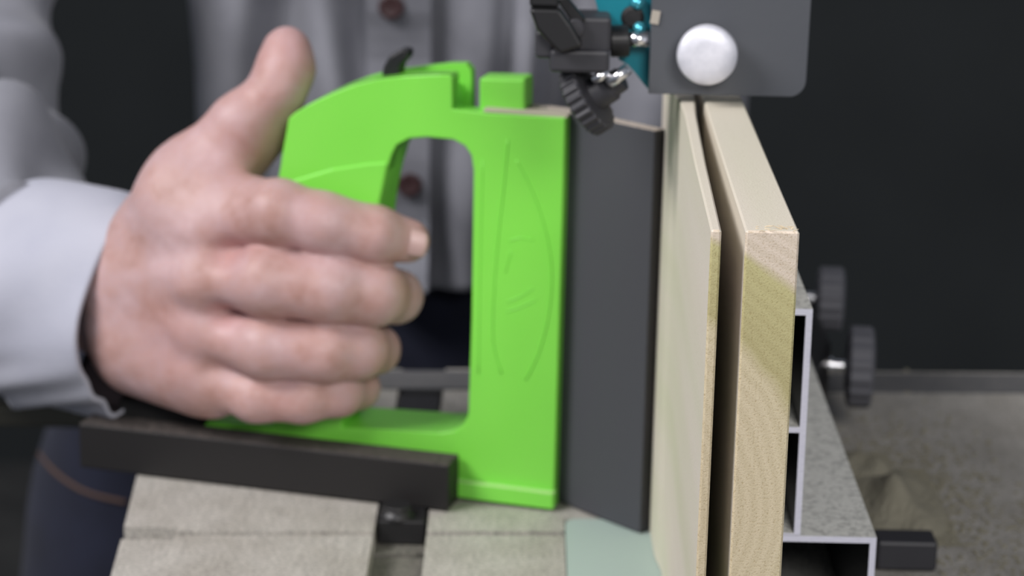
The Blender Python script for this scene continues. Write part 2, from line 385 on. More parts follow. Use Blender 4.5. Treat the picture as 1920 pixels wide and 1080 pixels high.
# knurled adjuster, tilted
c = at(1100, 187, .862); ax = Vector((.80, -.22, .56)).normalized()
bm = bmesh.new(); lathe(bm, c-ax*.0038, ax, [(0, .0085), (.0004, .0125), (.001, .0134), (.0066, .0134), (.0073, .0126), (.0076, .0085)], 96, teeth=24, tooth=.0009)
ad = part('adjuster_knob', bm, M['blackgrey'], saw, bevel=.0002)
bm = bmesh.new(); lathe(bm, c+ax*.003, ax, [(0, .0060), (.008, .0058), (.0085, .0046), (.0125, .0044)], 36); part('knob_hub', bm, M['blackgrey'], ad, bevel=.0005)
for (x0, y0, x1, y1, r) in ((1140, 158, 1178, 128, .0022), (1112, 152, 1140, 134, .0018)):
    bm = bmesh.new(); cyl(bm, at(x0, y0, .853), at(x1, y1, .853), r, 16); part('adjuster_screw', bm, M['chrome'], ad, smooth=True)

# ------------------------------------------------------------------ rip fence (hollow extrusions with bare cut ends)
fen = empty('rip_fence', (.10, .779, 0), 'black aluminium fence extrusion with bright bare cut end beside the board', 'fence')
FY0, FY1 = .779, 1.118
def extrusion(name, walls):
    bm = bmesh.new()
    for w_ in walls:
        fs = bx(bm, w_[0], w_[1], FY0, FY1, w_[2], w_[3])
        for f in fs:
            if all(abs(v.co.y-FY0) < 1e-6 for v in f.verts): f.material_index = 1
    return part(name, bm, [M['anod'], M['cut']], fen)
tx0, tx1, tz0, tz1, t_ = .0812, .0984, .0502, .1308, .0022
extrusion('tall_rail', [(tx0, tx0+t_, tz0, tz1), (tx1-t_, tx1, tz0, tz1), (tx0+t_, tx1-t_, tz1-t_, tz1), (tx0+t_, tx1-t_, .0872, .0892), (tx0+t_, tx1-t_, tz0, tz0+.0006)])
bx0, bx1, bz0, bz1 = .0812, .1246, .0006, .0500
extrusion('base_rail', [(bx0, bx0+t_, bz0, bz1), (bx1-t_, bx1, bz0, bz1), (bx0+t_, bx1-t_, bz1-t_, bz1), (bx0+t_, bx1-t_, bz0, bz0+t_)])
bm = bmesh.new()
car = [(.1248, .975), (.131, 1.0), (.139, 1.03), (.139, 1.118), (.1248, 1.118)]
slab(bm, [car], XY, .0006, .046); bx(bm, .100, .139, 1.1185, 1.175, .0012, .03); bx(bm, .100, .139, 1.161, 1.175, -.045, .005); part('fence_carrier', bm, M['black'], fen, bevel=.003)
for (px, py, Y, r, wd, x0) in ((1612, 688, 1.03, .0182, .0125, .139), (1556, 560, 1.10, .0150, .0135, .1249)):
    c = at(px, py, Y); bm = bmesh.new(); d = Vector((1, -.10, 0)).normalized()
    lathe(bm, c-d*wd/2, d, [(0, r*.55), (.0008, r*.9), (.002, r), (wd-.002, r), (wd-.0008, r*.93), (wd, r*.6)], 64, teeth=16, tooth=.0007); kn = part('lock_knob', bm, M['knobgrey'], fen, bevel=.0002)
    bm = bmesh.new(); s = c-d*wd/2; lathe(bm, (x0-.002, s.y+(s.x-x0)*.1, s.z), (s-Vector((x0-.002, s.y+(s.x-x0)*.1, s.z))), [(0, .0042), ((s.x-x0)*.45, .0042), ((s.x-x0)*.5, .0028), (s.x-x0+.002, .0028)], 20); part('knob_shaft', bm, M['chrome'], kn, smooth=False)

# ------------------------------------------------------------------ board being resawn
brd = empty('resawn_board', (.066, .672, .0006), 'pale green and tan poplar board standing on edge, split lengthwise by the saw kerf', 'board')
HB = .1840; ZB = .0006
def bentboard(name, Lf, Rf, Y0, Y1, n, hz=24, mat=M['wood'], bev=.0006):
    bm = bmesh.new(); G = []
    for i in range(n+1):
        Y = Y0+(Y1-Y0)*i/n; row = []
        for (X, z) in [(Lf(Y), ZB), (Lf(Y), HB), (Rf(Y), HB), (Rf(Y), ZB)]: row.append(bm.verts.new((X, Y, z)))
        G.append(row)
    for A, B in zip(G, G[1:]):
        for k in range(4): bm.faces.new((A[k], A[(k+1) % 4], B[(k+1) % 4], B[k]))
    bm.faces.new(G[0]); bm.faces.new(G[-1])
    # chipped front arris: tiny irregularity
    return part(name, bm, mat, brd, bevel=bev, seg=1)
ip = lambda xs, ys: (lambda Y: float(np.interp(Y, xs, ys)))
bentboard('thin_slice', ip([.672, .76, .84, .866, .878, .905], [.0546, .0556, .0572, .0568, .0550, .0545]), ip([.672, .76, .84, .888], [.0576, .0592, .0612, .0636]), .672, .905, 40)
bentboard('thick_slab', ip([.672, .80, .888, .8885, .905, .9052, .93], [.0645, .0652, .0658, .0658, .0658, .0545, .0545]), ip([.672, .93], [.0799, .0799]), .672, .93, 60)
# splinters on the front top arris
bm = bmesh.new()
for i in range(16):
    x = random.uniform(.0665, .0790); L = random.uniform(.0008, .0026); a = random.uniform(-.9, .9); y = random.uniform(.671, .678)
    p = Vector((x, y, HB+.0001)); d = Vector((math.cos(a)*random.choice((-1, 1)), random.uniform(-.5, .2), random.uniform(0, .35)))
    tube(bm, [p, p+d*L*.5, p+d*L], [.00011, .0001, .00003], 5)
for (x, z, L, a) in ((.0768, HB, .0040, 2.5), (.0752, HB, .0034, 2.7), (.0778, HB, .0022, 1.2)):
    p = Vector((x, .675, z+.0001)); d = Vector((math.cos(a), -.25, .28)); tube(bm, [p, p+d*L*.5, p+d*L+Vector((0, 0, .0002))], [.0002, .00016, .00004], 5)
part('splinter', bm, M['wood_plain'], bpy.data.objects['thick_slab'])

# ------------------------------------------------------------------ green push guide
jig = empty('resaw_push_block', (-.05, .945, .0), 'bright lime green push block with D-shaped handle on a black bar, held by a hand', 'push block')
TH = math.radians(14.5); U = Vector((math.cos(TH), -math.sin(TH), 0)); V = Vector((math.sin(TH), math.cos(TH), 0)); J0 = Vector((.0157, .9316, 0))
def j(px, py, v=0):       # photographed point on the block's front plane (offset v behind it) -> (u, z)
    r = Vector((ROT @ np.array([px-960, 540-py, -F])).tolist()); o = Vector((0, 0, CAM_H)); p0 = J0+V*v
    t = (p0-o).dot(V)/r.dot(V); p = o+r*t; return ((p-p0).dot(U), p.z)
JM = lambda u, z, v: J0+U*u+V*v+Vector((0, 0, z))
J = lambda pts, v=0: [j(x, y, v) for x, y in pts]
zt = j(950, 212)[1]
hand_top = [(541, 222), (552, 212), (582, 194), (620, 176), (660, 160), (700, 150), (760, 143), (820, 140), (842, 140), (848, 146)]
col_outer = J([(1060, 221), (1052, 500), (1038, 955), (850, 931), (850, 884), (600, 856), (378, 826), (378, 806), (388, 790), (510, 797), (519, 600), (513, 450), (522, 334)]+hand_top+[(848, 205), (905, 212)])
hole = J([(850, 808), (868, 798), (878, 778), (884, 600), (888, 320), (884, 292), (872, 274), (850, 262), (800, 257), (764, 260), (744, 271), (734, 290), (722, 330), (712, 375), (700, 470), (668, 600), (640, 802), (690, 804), (820, 812)])
bm = bmesh.new(); slab(bm, [col_outer, hole], JM, 0, .0105)
frame = part('handle_frame', bm, M['green'], jig, bevel=.0022, seg=4, angle=.5)
# deeper base
bm = bmesh.new(); slab(bm, [J([(850, 930), (850, 886), (600, 858), (380, 828), (380, 808), (390, 792), (560, 798), (690, 806), (820, 815), (852, 812), (880, 790), (960, 800), (960, 940)])], JM, .0004, .030)
part('base_web', bm, M['green'], jig, bevel=.002, seg=3, angle=.5)
# dusty foot ledge at the bottom right
bm = bmesh.new(); slab(bm, [J([(1039, 955), (1039, 926), (852, 902), (852, 931)], -.003)], JM, -.0035, .004); part('foot_ledge', bm, M['green_dust'], jig, bevel=.0009)
# handle: front wall, core, back wall
hand_top = [(541, 222), (552, 212), (582, 194), (620, 176), (660, 160), (700, 150), (760, 143), (820, 140), (842, 140), (848, 146)]
hand_low = [(848, 262), (800, 258), (764, 261), (744, 271), (734, 290), (722, 330), (712, 375), (700, 470), (668, 600), (640, 806), (560, 800), (520, 600), (514, 450), (522, 334), (530, 280)]
bm = bmesh.new(); slab(bm, [J(hand_top+hand_low)], JM, .0008, .006)
core_top = [(541, 222), (552, 212), (582, 194), (620, 176), (660, 160), (700, 152), (722, 168), (842, 170), (848, 190)]
slab(bm, [J(core_top+hand_low)], JM, .0055, .0185)
bt = [(541, 222), (552, 212), (582, 194), (620, 176), (660, 160), (700, 150), (760, 141), (820, 134), (850, 134), (860, 146), (862, 224)]
slab(bm, [J(bt+hand_low)], JM, .0180, .0235)
part('handle_body', bm, M['green'], jig, bevel=.0014, seg=3, angle=.5)
# grip insert below the seam line
bm = bmesh.new(); slab(bm, [J([(523, 346), (560, 334), (620, 316), (690, 305), (728, 303), (721, 340), (713, 378), (702, 470), (670, 600), (648, 780), (560, 780), (519, 600), (513, 450)])], JM, -.0006, .0240)
part('grip', bm, M['green'], jig, bevel=.0012, seg=3, angle=.5)
# tab on top
bm = bmesh.new(); tb_ = J([(898, 224), (898, 146), (985, 148), (985, 224)], .006); slab(bm, [tb_], JM, .006, .0190); part('stop_tab', bm, M['green'], jig, bevel=.0013, seg=3)
# dust along the top edge of the plate
bm = bmesh.new(); ua, ub = j(905, 212)[0], j(1062, 220)[0]
slab(bm, [[(ua, zt-.0003), (ub, zt-.0003), (ub, zt+.0006), (ua, zt+.0008)]], JM, .0008, .0100); part('dust_line', bm, M['paledust'], jig)
# lever
bm = bmesh.new(); lv = J([(716, 152), (720, 124), (732, 104), (752, 92), (766, 94), (766, 108), (752, 122), (748, 150)], .009); slab(bm, [lv], JM, .0075, .0165)
part('release_lever', bm, M['black'], jig, bevel=.001)
# embossed oval and strokes on the column
bm = bmesh.new()
def emb(pts, r=.00042):
    q_ = smooth_poly([JM(*j(x, y), -.0000) for x, y in pts], 6); tube(bm, q_, r, 8)
emb([(952, 262), (944, 350), (934, 440), (926, 540), (924, 640), (940, 700)]); emb([(968, 300), (1002, 370), (1024, 440), (1034, 510), (1028, 590), (1010, 660), (985, 712)])
emb([(955, 452), (975, 446), (1000, 450)], .0003); emb([(950, 566), (975, 556), (1000, 540)], .0003); emb([(950, 584), (976, 576), (1004, 562)], .0003); emb([(958, 470), (948, 510)], .0003)
emb([(905, 300), (900, 500), (897, 700)], .0003)
part('embossed_mark', bm, M['green'], jig, smooth=True)
# black bar in front, sitting over the slot
B0 = Vector((-.0266, .9246, 0)); Bl = Vector((-.1838, .9667, 0)); bu = (Bl-B0).normalized(); bv = Vector((-bu.y, bu.x, 0)); bv = bv if bv.y > 0 else -bv
BM = lambda u, v, z: B0+bu*u+bv*v+Vector((0, 0, z))
bm = bmesh.new(); LBAR = .1628; slab(bm, [[(0, 0), (LBAR, 0), (LBAR, .0150), (0, .0150)]], BM, .0008, .0205); bar = part('cross_bar', bm, M['black_bar'], jig, bevel=.0008)
bm = bmesh.new(); slab(bm, [[(.115, .0165), (.152, .0165), (.152, .040), (.115, .040)]], BM, .0008, .0275); part('bar_magnet', bm, M['rubber'], jig, bevel=.001)
bm = bmesh.new(); bx(bm, sl0+.0012, sl1-.0012, .912, 1.075, -.009, .0009); part('slot_runner', bm, M['black'], jig, bevel=.0006)
bm = bmesh.new(); lathe(bm, (-.047, .919, -.0005), (0, 0, 1), [(0, .0075), (.002, .0075), (.004, .006), (.006, .0058)], 28); part('runner_knob', bm, M['black'], jig, bevel=.0005)
# grey pressure panel, bent toward the board
bm = bmesh.new()
pl = smooth_poly([(-.010, .9530, 0), (.006, .9492, 0), (.0205, .9405, 0), (.0310, .9295, 0), (.0415, .9180, 0), (.0525, .9070, 0)], 8)
zt2 = .1642
def ribbon(bm, path, th_, z0, z1):
    A = []; 
    for i, p in enumerate(path):
        t = (path[min(i+1, len(path)-1)]-path[max(i-1, 0)]).normalized(); nn = Vector((t.y, -t.x, 0)); zz = z1(p) if callable(z1) else z1
        a = p-nn*th_/2; b = p+nn*th_/2
        A.append([bm.verts.new((a.x, a.y, z0)), bm.verts.new((b.x, b.y, z0)), bm.verts.new((b.x, b.y, zz)), bm.verts.new((a.x, a.y, zz))])
    for P_, Q in zip(A, A[1:]):
        for k in range(4): bm.faces.new((P_[k], P_[(k+1) % 4], Q[(k+1) % 4], Q[k]))
    bm.faces.new(A[0]); bm.faces.new(A[-1])
ribbon(bm, pl, .006, .0008, zt2); part('pressure_panel', bm, M['panel'], jig, bevel=.0005)
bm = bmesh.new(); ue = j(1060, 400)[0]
slab(bm, [[(ue-.006, .002), (ue+.0032, .002), (ue+.0042, zt-.001), (ue-.006, zt-.001)]], JM, .0106, .0150); part('gap_shade_strip', bm, M['rubber'], jig, bevel=.0006)  # black strip put in for the shade between column and panel

# ------------------------------------------------------------------ loose things on the table
c = Vector((.1402, .8725, 0)); bm = bmesh.new(); bx(bm, .1400, .1632, .8715, .886, .0006, .0125)
o = link('steel_block', bm, M['blackgrey'], bevel=.0012); tag(o, 'small black rectangular block lying on the table right of the fence', 'block')
bm = bmesh.new()
def heap(bm, cx, cy, rx, ry, h, seed):
    r_ = np.random.default_rng(seed); n = 26; G = []
    for i in range(n):
        row = []
        for k in range(n):
            u_ = -1+2*i/(n-1); v_ = -1+2*k/(n-1); rr = math.sqrt(u_*u_+v_*v_); z = h*max(0, 1-rr**1.3)*(1+.5*math.sin(5*u_+seed)*math.cos(4*v_))+r_.uniform(0, .0006)*(rr < 1)
            row.append(bm.verts.new((cx+u_*rx, cy+v_*ry, .0003+z)))
        G.append(row)
    for i in range(n-1):
        for k in range(n-1): bm.faces.new((G[i][k], G[i+1][k], G[i+1][k+1], G[i][k+1]))
heap(bm, .158, .945, .020, .045, .009, 2); heap(bm, .150, .985, .014, .025, .006, 5)
for _ in range(1500):
    x = random.gauss(.165, .022); y = random.gauss(.95, .05)
    if x < .127 or y < .80 or (x < .1405 and y > .955) or (.138 < x < .165 and .868 < y < .897) or x > .33: continue
    s = random.uniform(.0004, .0011); bx(bm, x-s, x+s, y-s*.6, y+s*.6, .0002, .0002+s*.7, R=Euler((0, 0, random.uniform(0, 3))).to_matrix(), c=(x, y, 0))
o = link('sawdust', bm, M['sawdust']); tag(o, 'drift of fine tan sawdust on the table beside the fence', 'sawdust', kind='stuff')

# ------------------------------------------------------------------ the person
man = empty('person', (-.05, 1.42, -.95), 'person in a grey button shirt and dark jeans, right hand gripping the green push block', 'person')
# signed distance helpers
def rcone(P, a, b, ra, rb):
    a = np.array(a); b = np.array(b); ba = b-a; l2 = ba@ba; rr = ra-rb; a2 = l2-rr*rr; il2 = 1/l2
    pa = P-a; y = pa@ba; z = y-l2; x2 = ((pa*l2-y[..., None]*ba)**2).sum(-1); y2 = y*y*l2; z2 = z*z*l2
    k = np.sign(rr)*rr*rr*x2
    d = (np.sqrt(x2*a2*il2)+y*rr)*il2-ra
    d = np.where(np.sign(z)*a2*z2 > k, np.sqrt(x2+z2)*il2-rb, d)
    d = np.where(np.sign(y)*a2*y2 < k, np.sqrt(x2+y2)*il2-ra, d)
    return d
def smin(a, b, k): h = np.maximum(k-np.abs(a-b), 0)/k; return np.minimum(a, b)-h*h*k*.25
def mesh_sdf(fn, lo, hi, h):
    lo = np.array(lo); hi = np.array(hi); n = np.ceil((hi-lo)/h).astype(int)
    ax_ = [lo[i]+h*np.arange(n[i]) for i in range(3)]
    D = np.empty(n, np.float32)
    for s in range(0, n[0], 16):
        P = np.stack(np.meshgrid(ax_[0][s:s+16], ax_[1], ax_[2], indexing='ij'), -1); D[s:s+16] = fn(P)
    D /= h; D = np.clip(D, -3, 3)
    g = vdb.FloatGrid(3.0); g.copyFromArray(D.astype(float)); pts, quads = g.convertToQuads(isovalue=0.0)
    return np.array(pts)*h+lo, np.array(quads)
# joints as (photo x, photo y, distance, radius)
A_ = lambda x, y, Y: np.array(at(x, y, Y+.009))
R_ = .000213
fingers = {
 'index': [(405, 418, .9450, 52), (520, 398, .9320, 62), (610, 419, .9300, 57), (700, 439, .9320, 53), (764, 451, .9380, 42)],
 'middle': [(385, 520, .9400, 54), (500, 527, .9280, 66), (620, 540, .9270, 64), (702, 550, .9320, 60), (742, 556, .9460, 50), (734, 556, .9640, 40)],
 'ring': [(388, 622, .9410, 52), (500, 650, .9290, 60), (610, 656, .9290, 59), (672, 655, .9350, 56), (704, 655, .9470, 46), (695, 655, .9640, 36)],
 'pinky': [(390, 705, .9430, 46), (480, 742, .9340, 50), (570, 744, .9340, 49), (636, 735, .9390, 46), (672, 728, .9500, 40), (664, 728, .9620, 33)]}
wr = [(284, 440, .9660), (236, 520, .9640), (238, 590, .9640), (262, 660, .9660)]
knuckle_pts = []
def hand(P):
    d = None
    for i, (nm, js) in enumerate(fingers.items()):
        f = None
        for a, b in zip(js, js[1:]):
            c_ = rcone(P, A_(*a[:3]), A_(*b[:3]), a[3]*R_, b[3]*R_); f = c_ if f is None else smin(f, c_, .0035)
        d = f if d is None else smin(d, f, .0014)
    p = None
    for w_, (nm, js) in zip(wr, fingers.items()):
        a = np.array(A_(*w_)); b = A_(*js[0][:3]); c_ = rcone(P, a, b, .0150, (js[0][3]+3)*R_); p = c_ if p is None else smin(p, c_, .016)
        # heel and palm pad behind
        bb = A_(js[0][0]-10, js[0][1]+6, js[0][2]+.016); p = smin(p, rcone(P, a+[0, .010, -.001], bb, .014, .0115), .012)
    # ulnar side mass
    p = smin(p, rcone(P, A_(262, 650, .962), A_(400, 722, .946), .0165, .0125), .014)
    d = smin(d, p, .0052)
    # thumb
    T = [(290, 455, .970, 60), (356, 322, .966, 60), (452, 232, .965, 55), (520, 168, .968, 47), (536, 128, .972, 50), (538, 92, .975, 44)]
    t = None
    for a, b in zip(T, T[1:]):
        c_ = rcone(P, A_(*a[:3]), A_(*b[:3]), a[3]*R_, b[3]*R_); t = c_ if t is None else smin(t, c_, .007)
    # web between thumb and index
    web = rcone(P, A_(330, 372, .958), A_(408, 350, .953), .0155, .0095); web = smin(web, rcone(P, A_(330, 400, .955), A_(470, 372, .945), .015, .009), .01)
    web = smin(web, rcone(P, A_(420, 320, .972), A_(515, 225, .980), .0135, .0105), .012)
    t = smin(t, web, .014); d = smin(d, t, .009)
    # wrist and forearm
    W = A_(210, 550, 1.006); Wf = np.array((-.285, 1.175, .072))
    d = smin(d, rcone(P, A_(268, 505, .982), A_(215, 500, 1.004), .0225, .0190), .010); d = smin(d, rcone(P, A_(270, 605, .982), A_(215, 595, 1.004), .0225, .0190), .010)
    d = smin(d, rcone(P, W, Wf, .0230, .042), .012)
    for (x_, y_, Y__, a_, s__) in ((345, 445, .930, -.0020, .009), (335, 540, .927, -.0022, .009), (338, 625, .928, -.0022, .009), (350, 700, .934, -.0018, .009), (424, 482, .927, .0020, .006), (412, 588, .927, .0020, .006), (398, 690, .930, .0016, .006), (548, 400, .922, .0007, .003), (690, 432, .922, .0005, .003)):
        q_ = A_(x_, y_, Y__); e_ = P-q_; d = d+a_*np.exp(-(e_[..., 0]**2+(e_[..., 1]*.5)**2+(e_[..., 2]*(.4 if s__ < .004 else 1))**2)/(s__*s__))
    # skin relief: tendons, veins and knuckle wrinkles
    X, Y_, Z = P[..., 0], P[..., 1], P[..., 2]
    d = d+.00010*np.sin(X*420+np.sin(Z*170)*2)*np.sin(Z*380+X*120)
    return d
pts, quads = mesh_sdf(hand, (-.205, .885, .020), (-.02, 1.01, .235), .00125)
# coarse body
SH = (-.212, 1.41, .37); EL = (-.285, 1.175, .072)
def body(P):
    d = rcone(P, (-.05, 1.43, 0), (-.035, 1.43, .18), .085, .080)
    d = smin(d, rcone(P, (-.12, 1.43, .34), (.06, 1.43, .34), .068, .068), .05); d = smin(d, rcone(P, (-.035, 1.43, .2), (-.035, 1.43, .36), .085, .09), .05)
    d = smin(d, rcone(P, (-.035, 1.42, .40), (-.035, 1.40, .54), .06, .055), .04)
    d = smin(d, rcone(P, (-.035, 1.385, .60), (-.035, 1.395, .68), .070, .085), .04)       # skull
    d = smin(d, rcone(P, (-.035, 1.355, .565), (-.035, 1.350, .60), .045, .05), .04)
    d = smin(d, rcone(P, (-.035, 1.300, .610), (-.035, 1.312, .645), .014, .009), .015)      # nose
    for s in (-1, 1):
        d = smin(d, rcone(P, (-.035+s*.08, 1.40, .61), (-.035+s*.084, 1.405, .645), .012, .014), .01)
        d = np.maximum(d, -rcone(P, (-.035+s*.030, 1.300, .655), (-.035+s*.032, 1.301, .655), .012, .012))
    d = smin(d, rcone(P, (-.035-.018, 1.308, .577), (-.035+.018, 1.308, .577), .007, .007), .004)
    d = smin(d, rcone(P, (-.205, 1.40, .355), (-.283, 1.325, .232), .043, .034), .03); d = smin(d, rcone(P, (-.283, 1.325, .232), (-.296, 1.24, .14), .034, .034), .02); d = smin(d, rcone(P, (-.296, 1.24, .14), EL, .038, .038), .03); d = smin(d, rcone(P, EL, (-.235, 1.09, .078), .044, .036), .02)
    # left arm raised to the saw's upper frame, above the picture
    d = smin(d, rcone(P, (.145, 1.41, .36), (.355, 1.30, .30), .045, .042), .05); d = smin(d, rcone(P, (.36, 1.30, .30), (.30, 1.14, .46), .042, .028), .02)
    d = smin(d, rcone(P, (.30, 1.14, .46), (.285, 1.10, .53), .030, .032), .02)
    for k in range(4): 
        b0 = np.array((.255+.022*k, 1.085, .555)); b1 = b0+np.array((0, -.028, .030+.003*(k == 1)+.002*(k == 2))); b2 = b1+np.array((0, .004, .032))
        d = smin(d, rcone(P, b0, b1, .0105, .009), .008); d = smin(d, rcone(P, b1, b2, .009, .0075), .006)
    d = smin(d, rcone(P, (.255, 1.10, .53), (.222, 1.075, .565), .012, .009), .012)
    for s, kx in ((-1, -.225), (1, .06)):
        hx = -.05+s*.085; d = smin(d, rcone(P, (hx, 1.435, -.075), (kx, 1.41, -.46), .062, .050), .03); d = smin(d, rcone(P, (kx, 1.41, -.46), (kx-.01, 1.44, -.88), .055, .038), .03)
        d = smin(d, rcone(P, (kx-.01, 1.44, -.905), (kx-.012, 1.30, -.915), .033, .028), .02)
    return d
p2, q2 = mesh_sdf(body, (-.40, 1.03, -.948), (.42, 1.58, .80), .0075)
allp = np.vstack([pts, p2]); allq = np.vstack([quads, q2+len(pts)])
me = bpy.data.meshes.new('body'); me.from_pydata((allp-np.array(man.location)).tolist(), [], allq.tolist()); me.update()
# natural flush over the knuckles and finger joints
red = np.zeros(len(allp)); spots = []
for nm, js in fingers.items():
    spots += [(A_(*js[0][:3]), .011, .35), (A_((js[1][0]+js[2][0])/2, (js[1][1]+js[2][1])/2, js[2][2]), .010, .75), (A_(*js[3][:3]), .009, .5), (A_(*js[-1][:3]), .010, .7)]
spots += [(A_(536, 120, .972), .016, .55), (A_(500, 190, .965), .014, .4), (A_(470, 290, .97), .02, .9), (A_(330, 640, .93), .02, .3), (A_(440, 470, .93), .012, .5), (A_(430, 600, .93), .010, .5)]
for c_, r, s_ in spots: red = np.maximum(red, s_*np.exp(-((allp-c_)**2).sum(1)/(r*r)))
at_ = me.attributes.new('redness', 'FLOAT', 'POINT'); at_.data.foreach_set('value', red.astype(np.float32))
me.materials.append(M['skin'])
for p in me.polygons: p.use_smooth = True
bo = bpy.data.objects.new('body', me); COL.objects.link(bo); bo.parent = man
if sum(p.normal.dot(p.center-Vector((-.1, .95, .1))+man.location) for p in list(me.polygons)[:2000]) < 0: me.flip_normals()
sm = bo.modifiers.new('smooth', 'SMOOTH'); sm.factor = .5; sm.iterations = 2
# nails
def nail(c_, nrm, tip, w_, l_, r):
    bm = bmesh.new(); nrm = Vector(nrm).normalized(); tip = Vector(tip); tip = (tip-nrm*tip.dot(nrm)).normalized(); sd = tip.cross(nrm); G = []
    n = 9
    for i in range(n):
        row = []
        for k in range(n):
            a = -1+2*i/(n-1); b = -1+2*k/(n-1); ww = w_*(1-.16*max(0, abs(b))**3); off = -(r-math.sqrt(max(0, r*r-(a*ww)**2)))-.0004*(b*b)
            row.append(bm.verts.new(c_+sd*a*ww+tip*b*l_*(1-.12*a*a if b > 0 else 1)+nrm*off))
        G.append(row)
    for i in range(n-1):
        for k in range(n-1): bm.faces.new((G[i][k], G[i+1][k], G[i+1][k+1], G[i][k+1]))
    o = part('fingernail', bm, M['nail'], bo, smooth=True); s_ = o.modifiers.new('solid', 'SOLIDIFY'); s_.thickness = .0006; return o
ti = at(772, 452, .9465); nv = Vector((.12, -.97, .12)).normalized(); nail(ti+nv*.0087, nv, (1, 0, -.2), .0052, .0058, .0082)
tt = at(535, 122, .9815); nv = Vector((-.96, -.26, .06)).normalized(); nail(tt+nv*.0094, nv, (.05, .03, 1), .0056, .0066, .010)

# cloth surfaces as closed sleeves of rings
def ringmesh(bm, path, rad, wob=None, n=72, hollow=0, per=8):
    path = smooth_poly(path, per); rad_ = []
    m = len(path)
    for i in range(m):
        t = i/(m-1)*(len(rad)-1); k = min(int(t), len(rad)-2); f = t-k; f = f*f*(3-2*f); rad_.append(rad[k]*(1-f)+rad[k+1]*f)
    rings = []; pu = None
    def mk(sc):
        nonlocal pu; pu = None; out = []
        for i, p in enumerate(path):
            t = (path[min(i+1, m-1)]-path[max(i-1, 0)]).normalized()
            if pu is None: u = Vector((0, 0, 1)); u = (u-t*u.dot(t)).normalized()
            else: u = (pu-t*pu.dot(t)).normalized()
            pu = u; v = t.cross(u)
            out.append([bm.verts.new(p+(u*math.cos(2*math.pi*k/n)+v*math.sin(2*math.pi*k/n))*(rad_[i]+sc+(wob(i/(m-1), 2*math.pi*k/n) if wob else 0))) for k in range(n)])
        return out
    O = mk(0)
    for A, B in zip(O, O[1:]):
        for k in range(n): bm.faces.new((A[k], A[(k+1) % n], B[(k+1) % n], B[k]))
    if hollow:
        I = mk(-hollow)
        for A, B in zip(I, I[1:]):
            for k in range(n): f = bm.faces.new((A[k], B[k], B[(k+1) % n], A[(k+1) % n])); f.material_index = 1
        for E0, E1 in ((O[0], I[0]), (O[-1], I[-1])):
            for k in range(n): bm.faces.new((E0[k], E0[(k+1) % n], E1[(k+1) % n], E1[k]))
    else: bm.faces.new(O[0]); bm.faces.new(O[-1])
# shirt torso
bm = bmesh.new(); NZ, NA = 110, 220; G = []
def gz_(x, c_, s_): return math.exp(-((x-c_)/s_)**2)
for i in range(NZ+1):
    z = -.012+(.44+.012)*i/NZ; row = []
    a = .158+.02*(z/.4); b = .112+.012*(z/.4)
    if z > .33: k = (z-.33)/.11; a *= math.sqrt(max(.05, 1-(k*.82)**2)) ; b *= math.sqrt(max(.05, 1-(k*.8)**2))
    for q_ in range(NA):
        th_ = 2*math.pi*q_/NA; cx_, sy_ = math.cos(th_), math.sin(th_)
        e = .82; X = -.03+a*math.copysign(abs(cx_)**e, cx_); Y = 1.415+b*math.copysign(abs(sy_)**e, sy_)
        w_ = 0
        if sy_ < .2:
            dr = .12*math.sin(z*9)
            w_ += .014*gz_(X, -.166+.06*(z-.1), .020)-.020*gz_(X, -.137+.10*(z-.1), .012)+.014*gz_(X, -.108-.25*(z-.13), .016)
            w_ += -.010*gz_(X, -.088, .008)+.005*gz_(X, -.068, .018)-.004*gz_(X, -.047, .004)
            w_ += .007*gz_(X, -.030+.1*z, .010)-.008*gz_(X, -.014+.05*z, .008)+.012*gz_(X, .000+.03*z, .007)-.014*gz_(X, .018, .010)
            w_ += .008*gz_(X, .05+.3*z, .02)+.004*math.sin(60*z+40*X)
        w_ += .003*math.sin(5*th_+30*z)
        row.append(bm.verts.new((X, Y-1.3*w_, z)))
    G.append(row)
for A, B in zip(G, G[1:]):
    for k in range(NA): bm.faces.new((A[k], A[(k+1) % NA], B[(k+1) % NA], B[k]))
bm.faces.new(G[0]); bm.faces.new(G[-1]); sh = part('shirt', bm, M['shirt'], man, smooth=True)
def torso_front(x, z): # y of the shirt front
    best = 9
    for v in sh.data.vertices:
        p = v.co+man.location
        if abs(p.x-x) < .006 and abs(p.z-z) < .006: best = min(best, p.y)
    return best
# placket strip and buttons
bm = bmesh.new(); A0 = []
for i in range(40):
    z = -.006+.35*i/39; yf = torso_front(-.066, z); A0.append((yf, z))
for (y0, z0), (y1, z1) in zip(A0, A0[1:]):
    vs = [bm.verts.new(p) for p in ((-.084, y0-.0035, z0), (-.050, y0-.0035, z0), (-.050, y1-.0035, z1), (-.084, y1-.0035, z1), (-.084, y0+.010, z0), (-.050, y0+.010, z0), (-.050, y1+.010, z1), (-.084, y1+.010, z1))]
    for f in ((0, 1, 2, 3), (0, 4, 5, 1), (1, 5, 6, 2), (2, 6, 7, 3), (3, 7, 4, 0)): bm.faces.new([vs[k] for k in f])
bmesh.ops.remove_doubles(bm, verts=bm.verts, dist=1e-5); pk = part('placket', bm, M['shirt'], sh, smooth=False)
for (px, py) in ((734, 12), (768, 345)):
    p = at(px, py, 1.29); yf = torso_front(-.066, p.z)-.0036; p = at(px, py, yf); bm = bmesh.new()
    lathe(bm, (p.x, yf, p.z), (0, -1, 0), [(0, .0066), (.0016, .0070), (.0026, .0062), (.0020, .0045), (.0018, .0003)], 28); part('button', bm, M['button'], sh, smooth=True)
bm = bmesh.new(); p = at(734, 12, 1.28); yy = torso_front(-.066, p.z)
